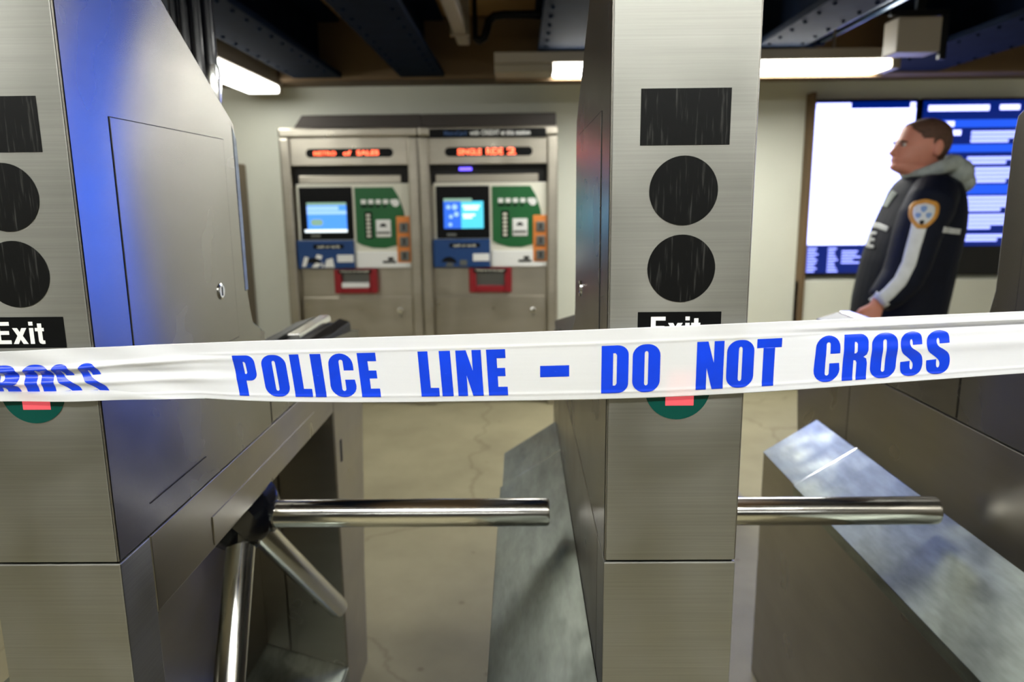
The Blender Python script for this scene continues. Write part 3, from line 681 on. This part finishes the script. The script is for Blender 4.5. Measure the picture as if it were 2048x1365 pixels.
cd = thing('cable_conduit', 'grey straight conduit under the ceiling, right of the big middle beam', 'conduit', (-.31, 2.0, 2.27))
MB().box(-.035, .035, 0, 2.4, -.07, .0).build('duct', M['housing'], cd, bevel=.01)
MB().box(-.05, .05, .3, .34, -.075, .21).build('bracket', M['housing'], cd); MB().box(-.05, .05, 2.1, 2.14, -.075, .21).build('bracket', M['housing'], cd)
pp = thing('bent_pipe', 'black pipe with an S-bend hanging in the shadow under the ceiling', 'pipe', (0, 0, 0))
pts = [(-.235, 4.2, 2.20), (-.21, 4.2, 2.185), (-.185, 4.2, 2.20), (-.172, 4.2, 2.24), (-.16, 4.2, 2.285), (-.13, 4.2, 2.31), (-.08, 4.2, 2.315), (.12, 4.2, 2.315)]
smooth_angle(MB().tube(pts, .022, 14).build('pipe_run', M['black'], pp), .8)
smooth_angle(MB().tube([(-.235, 4.2, 2.19), (-.235, 4.2, 2.479)], .014, 12).build('drop_rod', M['black'], pp), .8)
sb = thing('hanging_box', 'grey box in a dark hanger under the ceiling above the officer', 'box', (1.83, 3.6, 1.98))
MB().box(-.105, .095, -.02, .12, .01, .165).build('box_body', M['housing'], sb, bevel=.008)
m = MB(); m.box(-.135, .13, -.01, .02, .17, .195); m.box(.10, .13, -.01, .02, -.02, .17); m.box(-.02, .02, -.01, .02, .195, .49)
m.build('hanger_frame', M['black'], sb, bevel=.003)
dc = thing('dome_camera', 'small round black camera on the soffit above the map screen', 'camera', (2.17, 4.915, 2.16))
smooth_angle(MB().ell((0, -.01, 0), (.055, .05, .05)).build('dome', M['black'], dc), 1.2)
MB().tube([(0, 0, 0), (0, .03, 0)], .06, 20).build('mounting_ring', M['black'], dc)
for x, z, r, lab in ((1.50, 2.28, .020, 'thin shiny pipe along the ceiling right of the tall middle turnstile'), (1.695, 2.25, .030, 'thick shiny pipe along the ceiling left of the grey hanging box'), (1.775, 2.24, .016, 'thin pipe close beside the thick ceiling pipe')):
    cp = thing('ceiling_pipe', lab, 'pipe', (x, 2.2, z), 'pipes along the ceiling by the screens')
    smooth_angle(MB().tube([(0, 0, 0), (0, 2.71, 0)], r, 16).build('pipe_run', M['pipe'], cp), .6)
    for y in (.4, 2.4): MB().box(-r-.006, r+.006, y, y+.03, -r-.004, r).build('pipe_clip', M['beam'], cp); MB().box(-.006, .006, y+.01, y+.02, r, 2.485-z).build('pipe_hanger', M['beam'], cp)
sd = tag(MB().tube([(1.30, 3.4, 2.40), (1.55, 3.4, 2.36), (2.9, 3.4, 2.36)], .03, 12).build('cross_pipe', M['beam'], smooth=True), 'dark pipe crossing under the ceiling between the blue beams', 'pipe')

# ------------------------------------------------------------------ police officer (faces left)
OX, OY = 1.621, 3.1
def px(p): return (p-1832)*.00221
def pz(p): return 1.6442-(p-240)*(.00196 if p < 352 else .00196+(p-352)*2.6e-7)
skin = plain('skin', (206, 138, 116), .5, var=.07, vscale=14); skin.node_tree.nodes['Principled BSDF'].inputs['Subsurface Weight'].default_value = .12
skin.node_tree.nodes['Principled BSDF'].inputs['Subsurface Radius'].default_value = (.01, .004, .002)
hairm = plain('short_hair', (86, 60, 46), .7, var=.25, vscale=80, bump=.3, bscale=300)
navy = plain('navy_nylon', (12, 17, 32), .65, spec=.2, var=.2, vscale=20, bump=.35, bscale=18)
greyk = plain('grey_fleece', (158, 166, 160), .85, var=.12, vscale=40, bump=.3, bscale=90)
reflm = plain('reflective_white', (204, 208, 208), .45, var=.08, vscale=30, bump=.2, bscale=25)
gold = plain('gold_thread', (198, 140, 56), .55, var=.15, vscale=60)
trous = plain('dark_trousers', (18, 21, 30), .7, var=.2, vscale=20)
shoe = plain('black_leather', (12, 12, 13), .3)
def sect(f, b, hw, z, n=28, e=2.4, y0=0.):
    cx, rx = (f+b)/2, (b-f)/2; r = []
    for k in range(n):
        t = 2*math.pi*k/n; c, s = math.cos(t), math.sin(t)
        r.append((cx+rx*math.copysign(abs(c)**(2/e), c), y0+hw*math.copysign(abs(s)**(2/e), s), z))
    return r
HEAD = [(239, 1838, 1851, .014), (241, 1824, 1862, .036), (246, 1812, 1871, .054), (254, 1803, 1878.5, .067), (264, 1798, 1883, .074), (275, 1794.5, 1885, .077), (283, 1789.5, 1885, .077), (287, 1790.5, 1884.5, .0765),
        (292, 1793, 1883.5, .076), (299, 1789.5, 1882, .075), (306, 1787.5, 1879, .073), (312, 1786, 1876, .070), (317, 1783.5, 1873, .066), (320, 1785, 1872, .065), (323, 1783.5, 1872, .063), (327, 1785.5, 1871, .059), (332, 1780.8, 1870, .054),
        (338, 1783, 1869, .053), (343, 1791, 1868, .055), (349, 1803, 1869, .057), (358, 1810, 1874, .060), (368, 1812, 1882, .066)]
def head_rings(off=0., n=40):
    out = []
    for p, f, b, hw in HEAD:
        e = 2.15 if p < 300 else 2.0
        out.append(sect(px(f)-off, px(b)+off, hw+off, pz(p)+(off if p == 239 else 0), n, e))
    return out
def remesh(mb, name, mat, parent, vox, it=3, fac=.5):
    o = mb.build(name, mat, None); r = o.modifiers.new('r', 'REMESH'); r.mode = 'VOXEL'; r.voxel_size = vox; r.use_smooth_shade = True
    s = o.modifiers.new('s', 'SMOOTH'); s.iterations = it; s.factor = fac
    me = bpy.data.meshes.new_from_object(o.evaluated_get(bpy.context.evaluated_depsgraph_get()))
    old = o.data; o.modifiers.clear(); o.data = me; bpy.data.meshes.remove(old); me.name = name
    for p in me.polygons: p.use_smooth = True
    if not me.materials: me.materials.append(mat)
    o.parent = parent; return o
off = thing('person', 'person in navy jacket with white sleeve stripe and grey hood, standing in profile', 'person', (OX, OY, 0))
ARM = [(1868, 385, -.17), (1860, 415, -.235), (1850, 440, -.250), (1842, 470, -.255), (1838, 492, -.258), (1831, 528, -.262), (1820, 560, -.268), (1799, 587, -.272), (1781, 604, -.272)]
def near(x, y, z):
    """a point seen at (x, z) in the figure's middle plane, moved y along the line of sight"""
    k = (OY+y)/OY; return ((OX+x)*k-OX, y, 1.35+(z-1.35)*k)
def arm_pts(sg, pts):
    q = [near(px(a), -abs(y), pz(b)) for a, b, y in pts]; return [(x+(.25 if sg > 0 else 0), sg*abs(y), z) for x, y, z in q]
body = MB()
body.loft(head_rings())
body.prism([(px(1791), pz(285)), (px(1778.5), pz(303.5)), (px(1777.8), pz(306)), (px(1780), pz(309)), (px(1788), pz(311)), (px(1800), pz(311)), (px(1800), pz(285))], 1, -.011, .011)
body.ell((px(1784), 0, pz(307)), (.012, .019, .009))
for sg in (-1, 1):
    body.ell((px(1847), sg*.081, pz(298)), (.019, .011, .033), rot=Matrix.Rotation(.15, 4, 'Y'))
body.loft([sect(px(f), px(b), hw, pz(p)) for p, f, b, hw in ((352, 1812, 1876, .062), (372, 1808, 1890, .12), (390, 1804, 1895, .15), (430, 1796, 1898, .165), (500, 1778, 1893, .17), (600, 1765, 1882, .17), (660, 1765, 1878, .165), (720, 1775, 1874, .15))])
for sg in (-1, 1):
    P_ = arm_pts(sg, ARM); body.tube(P_, [.06, .056, .054, .05, .048, .045, .042, .036, .030], 14)
    leg = [(px(1822), sg*.085, pz(700)), (px(1820), sg*.09, .50), (px(1826), sg*.09, .12), (px(1830), sg*.09, .07)]
    body.tube(leg, [.085, .062, .042, .04], 14)
    # hand: palm, four unequal curled fingers and a thumb from the palm's side
    w0 = Vector(P_[-1]); d = Vector((-.35, 0, -.94)).normalized(); fwd = Vector((-.94, 0, .35)); out = Vector((0, sg, 0))
    pc = [w0-d*.02, w0+d*.02, w0+d*.05, w0+d*.085]
    body.loft([[tuple(c+fwd*(.026+.012*i/3)*math.cos(t)*(1 if i else .9)+out*.015*math.sin(t)) for t in (2*math.pi*k/14 for k in range(14))] for i, c in enumerate(pc)])
    for j, ln in enumerate((.068, .077, .072, .056)):
        b0 = w0+d*.075+fwd*(.029-.019*j)
        c1 = b0+d*ln*.5-out*.004; c2 = c1+(d*.8-out*.55).normalized()*ln*.32; c3 = c2+(d*.45-out*.9).normalized()*ln*.26
        body.tube([b0, c1, c2, c3], [.0092, .0088, .0078, .006], 10)
    b0 = w0+d*.03+fwd*.022; body.tube([b0, b0+(d*.7+fwd*.7-out*.15).normalized()*.035, b0+(d*.85+fwd*.5-out*.3).normalized()*.062], [.0125, .0105, .008], 10)
remesh(body, 'body', skin, off, .0042, 2, .4)
# face details
for sg in (-1, 1):
    e = smooth_angle(MB().ell((px(1796.5), sg*.031, pz(290)), (.010, .012, .0085)).build('eye', plain('eye_white', (190, 180, 172), .2), off), 2)
    smooth_angle(MB().ell((px(1793.4), sg*.032, pz(290)), (.0045, .006, .006)).build('iris', M['dark'], e), 2)
    smooth_angle(MB().tube([(px(1790.5), sg*.014, pz(284.5)), (px(1791.5), sg*.036, pz(283)), (px(1797), sg*.054, pz(285))], [.003, .0045, .002], 8).build('eyebrow', hairm, off), 2)
MB().prism([(px(1784.2), pz(319.4)), (px(1784.2), pz(320.6)), (px(1796), pz(321)), (px(1796), pz(319.8))], 1, -.022, .022).build('mouth', plain('lip', (150, 84, 78), .5), off)
# cropped hair following the skull
hr = head_rings(.0045, 64); hb_ = bmesh.new(); gv = {}
def hv(i, k):
    if (i, k) not in gv: gv[(i, k)] = hb_.verts.new(hr[i][k])
    return gv[(i, k)]
def is_hair(x, z):
    p_ = x/.00221+1832; q = 240+(1.6442-z)/.00196
    if p_ < 1806: return q < 250
    if p_ < 1818: return q < 258+(p_-1806)*1.2
    if p_ < 1836: return q < 279
    if p_ < 1842: return q < 291
    if p_ < 1852: return q < 285
    return q < 322
fine = []
for a, b in zip(hr, hr[1:]):
    for s_ in range(4): fine.append([tuple(Vector(p).lerp(Vector(q), s_/4)) for p, q in zip(a, b)])
hr = fine
for i in range(len(hr)-1):
    for k in range(64):
        k2 = (k+1) % 64; c = (Vector(hr[i][k])+Vector(hr[i+1][k2]))/2
        if is_hair(c.x, c.z): hb_.faces.new((hv(i, k), hv(i, k2), hv(i+1, k2), hv(i+1, k)))
hb_.faces.new([hv(0, k) for k in range(64)])
for f in hb_.faces: f.smooth = True
bmesh.ops.recalc_face_normals(hb_, faces=hb_.faces)
me = bpy.data.meshes.new('hair'); hb_.to_mesh(me); hb_.free(); me.materials.append(hairm)
ho = bpy.data.objects.new('hair', me); C.objects.link(ho); ho.parent = off
# jacket
jk = MB()
jk.loft([sect(px(f), px(b), hw, pz(p), 36, 2.15) for p, f, b, hw in ((350, 1816, 1882, .075), (358, 1807, 1893, .115), (368, 1802, 1900, .155), (384, 1796, 1905, .185), (402, 1791, 1908, .20), (425, 1783, 1911, .21), (452, 1773, 1912, .215), (485, 1763, 1910, .215),
        (520, 1754, 1906, .215), (560, 1747, 1902, .215), (600, 1742, 1897, .215), (640, 1740, 1892, .215), (680, 1742, 1888, .212), (692, 1746, 1886, .205))])
for sg in (-1, 1):
    jk.tube(arm_pts(sg, ARM), [.085, .092, .090, .086, .085, .082, .077, .066, .052], 22)
    jk.ell((px(1866)-(.10 if sg < 0 else -.0), sg*.185, pz(392)), (.095, .07, .075))
jacket = remesh(jk, 'jacket', navy, off, .007, 4, .5)
# hood of the grey sweatshirt lying on the shoulders
hd = MB()
hd.tube([(px(1806), 0, pz(352)), (px(1822), -.066, pz(347)), (px(1850), -.098, pz(337)), (px(1882), -.075, pz(328)), (px(1893), 0, pz(326)), (px(1882), .075, pz(328)), (px(1850), .098, pz(337)), (px(1822), .066, pz(347)), (px(1807), .0, pz(352))],
        [.010, .018, .028, .032, .034, .032, .028, .018, .010], 14)
hd.ell((px(1897), 0, pz(347)), (.058, .12, .062), rot=Matrix.Rotation(.5, 4, 'Y')); hd.ell((px(1910), 0, pz(368)), (.036, .105, .048), rot=Matrix.Rotation(.35, 4, 'Y'))
remesh(hd, 'sweatshirt_hood', greyk, off, .006, 4, .5)
tr_ = MB()
for sg in (-1, 1):
    tr_.loft([sect(px(1822)-rx, px(1822)+rx, hw, z, 24, 2.2, sg*y) for z, rx, hw, y in ((.80, .15, .11, .085), (.66, .12, .10, .092), (.45, .095, .085, .095), (.2, .085, .078, .095), (.06, .092, .082, .095))])
remesh(tr_, 'trousers', trous, off, .008, 3, .5)
for sg in (-1, 1):
    m = MB(); m.loft([sect(px(1822)-a, px(1822)+b, hw, z, 24, 2.6, sg*.095) for z, a, b, hw in ((0, .185, .085, .048), (.02, .19, .09, .05), (.05, .17, .088, .046), (.085, .08, .08, .042), (.11, .06, .07, .04))])
    o = m.build('shoe', shoe, off, smooth=True)
# flat trim lying on the jacket cloth
_bm = bmesh.new(); _bm.from_mesh(jacket.data); bv = BVHTree.FromBMesh(_bm)
def on_cloth(x, z, d):
    o_ = Vector((-OX, -OY, 1.35)); dr = (Vector((x, 0, z))-o_).normalized()
    h = bv.ray_cast(o_, dr)
    return None if h[0] is None else tuple(h[0]+h[1]*d)
def patch(name, rows_, mat, d, parent=off):
    """rows_ of (px, py) points laid on the jacket"""
    b = bmesh.new(); g = []
    for r in rows_: g.append([(lambda q: b.verts.new(q) if q else None)(on_cloth(px(a), pz(c), d)) for a, c in r])
    for A_, B_ in zip(g, g[1:]):
        for k in range(len(A_)-1):
            q = [A_[k], A_[k+1], B_[k+1], B_[k]]
            if all(q):
                f = b.faces.new(q); f.smooth = True
    bmesh.ops.recalc_face_normals(b, faces=b.faces)
    me = bpy.data.meshes.new(name); b.to_mesh(me); b.free(); me.materials.append(mat)
    o = bpy.data.objects.new(name, me); C.objects.link(o); o.parent = parent
    so = o.modifiers.new('t', 'SOLIDIFY'); so.thickness = .002; return o
def band(path, wid, n=40):
    out = []
    L_ = len(path)-1
    for i in range(n+1):
        t = i/n*L_; k = min(int(t), L_-1); f = t-k
        c = [path[k][j]*(1-f)+path[k+1][j]*f for j in (0, 1)]
        d = Vector((path[k+1][0]-path[k][0], path[k+1][1]-path[k][1])).normalized(); nrm = Vector((-d.y, d.x))
        wdt = wid[0]*(1-i/n)+wid[1]*i/n
        out.append([(c[0]+nrm.x*wdt*u, c[1]+nrm.y*wdt*u) for u in [(-.5+j/6) for j in range(7)]])
    return out
patch('sleeve_stripe', band([(1845, 448), (1842, 470), (1838, 491), (1832, 528), (1819, 562), (1800, 586), (1779, 606)], (29, 25)), reflm, .004)
def shield(s, cx=1852, cy=429):
    rows_ = []
    for i in range(13):
        v = i/12; y = cy+(-29+58*v)*s
        hw = 27.5*s*(math.sqrt(max(0, 1-(1-min(v/.30, 1))**2))*.88+.12 if v < .3 else (1-max(0, (v-.42)/.58)**2*.72))
        rows_.append([(cx+hw*(-1+2*j/10)-3*v*s, y) for j in range(11)])
    return rows_
sp = patch('shoulder_patch', shield(1), gold, .0045)
patch('patch_field', shield(.70), reflm, .006, sp)
bl = plain('patch_blue', (120, 150, 196), .6)
for cx, cy, r in ((1842, 432, 5), (1860, 432, 5), (1851, 420, 5.5)): patch('patch_emblem', shield(r/27, cx, cy), bl, .0075, sp)
patch('patch_star', shield(.16, 1849, 446), M['dark'], .0075, sp)
patch('chest_band', band([(1751, 447), (1770, 452), (1788, 459)], (11, 10), 14), reflm, .004)
patch('back_band', band([(1889, 460), (1906, 463), (1921, 465)], (12, 11), 14), reflm, .004)
patch('collar_tab', band([(1795, 384), (1786, 398), (1778, 414)], (12, 11), 12), greyk, .004)
E_ = MB()
for i, seg in enumerate(([(1757, 464), (1753, 494)], [(1757, 466), (1768, 467)], [(1755, 479), (1765, 480)], [(1753, 492), (1765, 494)])):
    patch('chest_letter' if i == 0 else 'letter_stroke', band(seg, (6, 6), 6), reflm, .004)
patch('letter_stroke', band([(1747, 464), (1744, 478), (1746, 491)], (5, 5), 6), reflm, .004)
patch('left_cuff', band([(1790, 596), (1775, 611)], (36, 34), 8), reflm, .003)
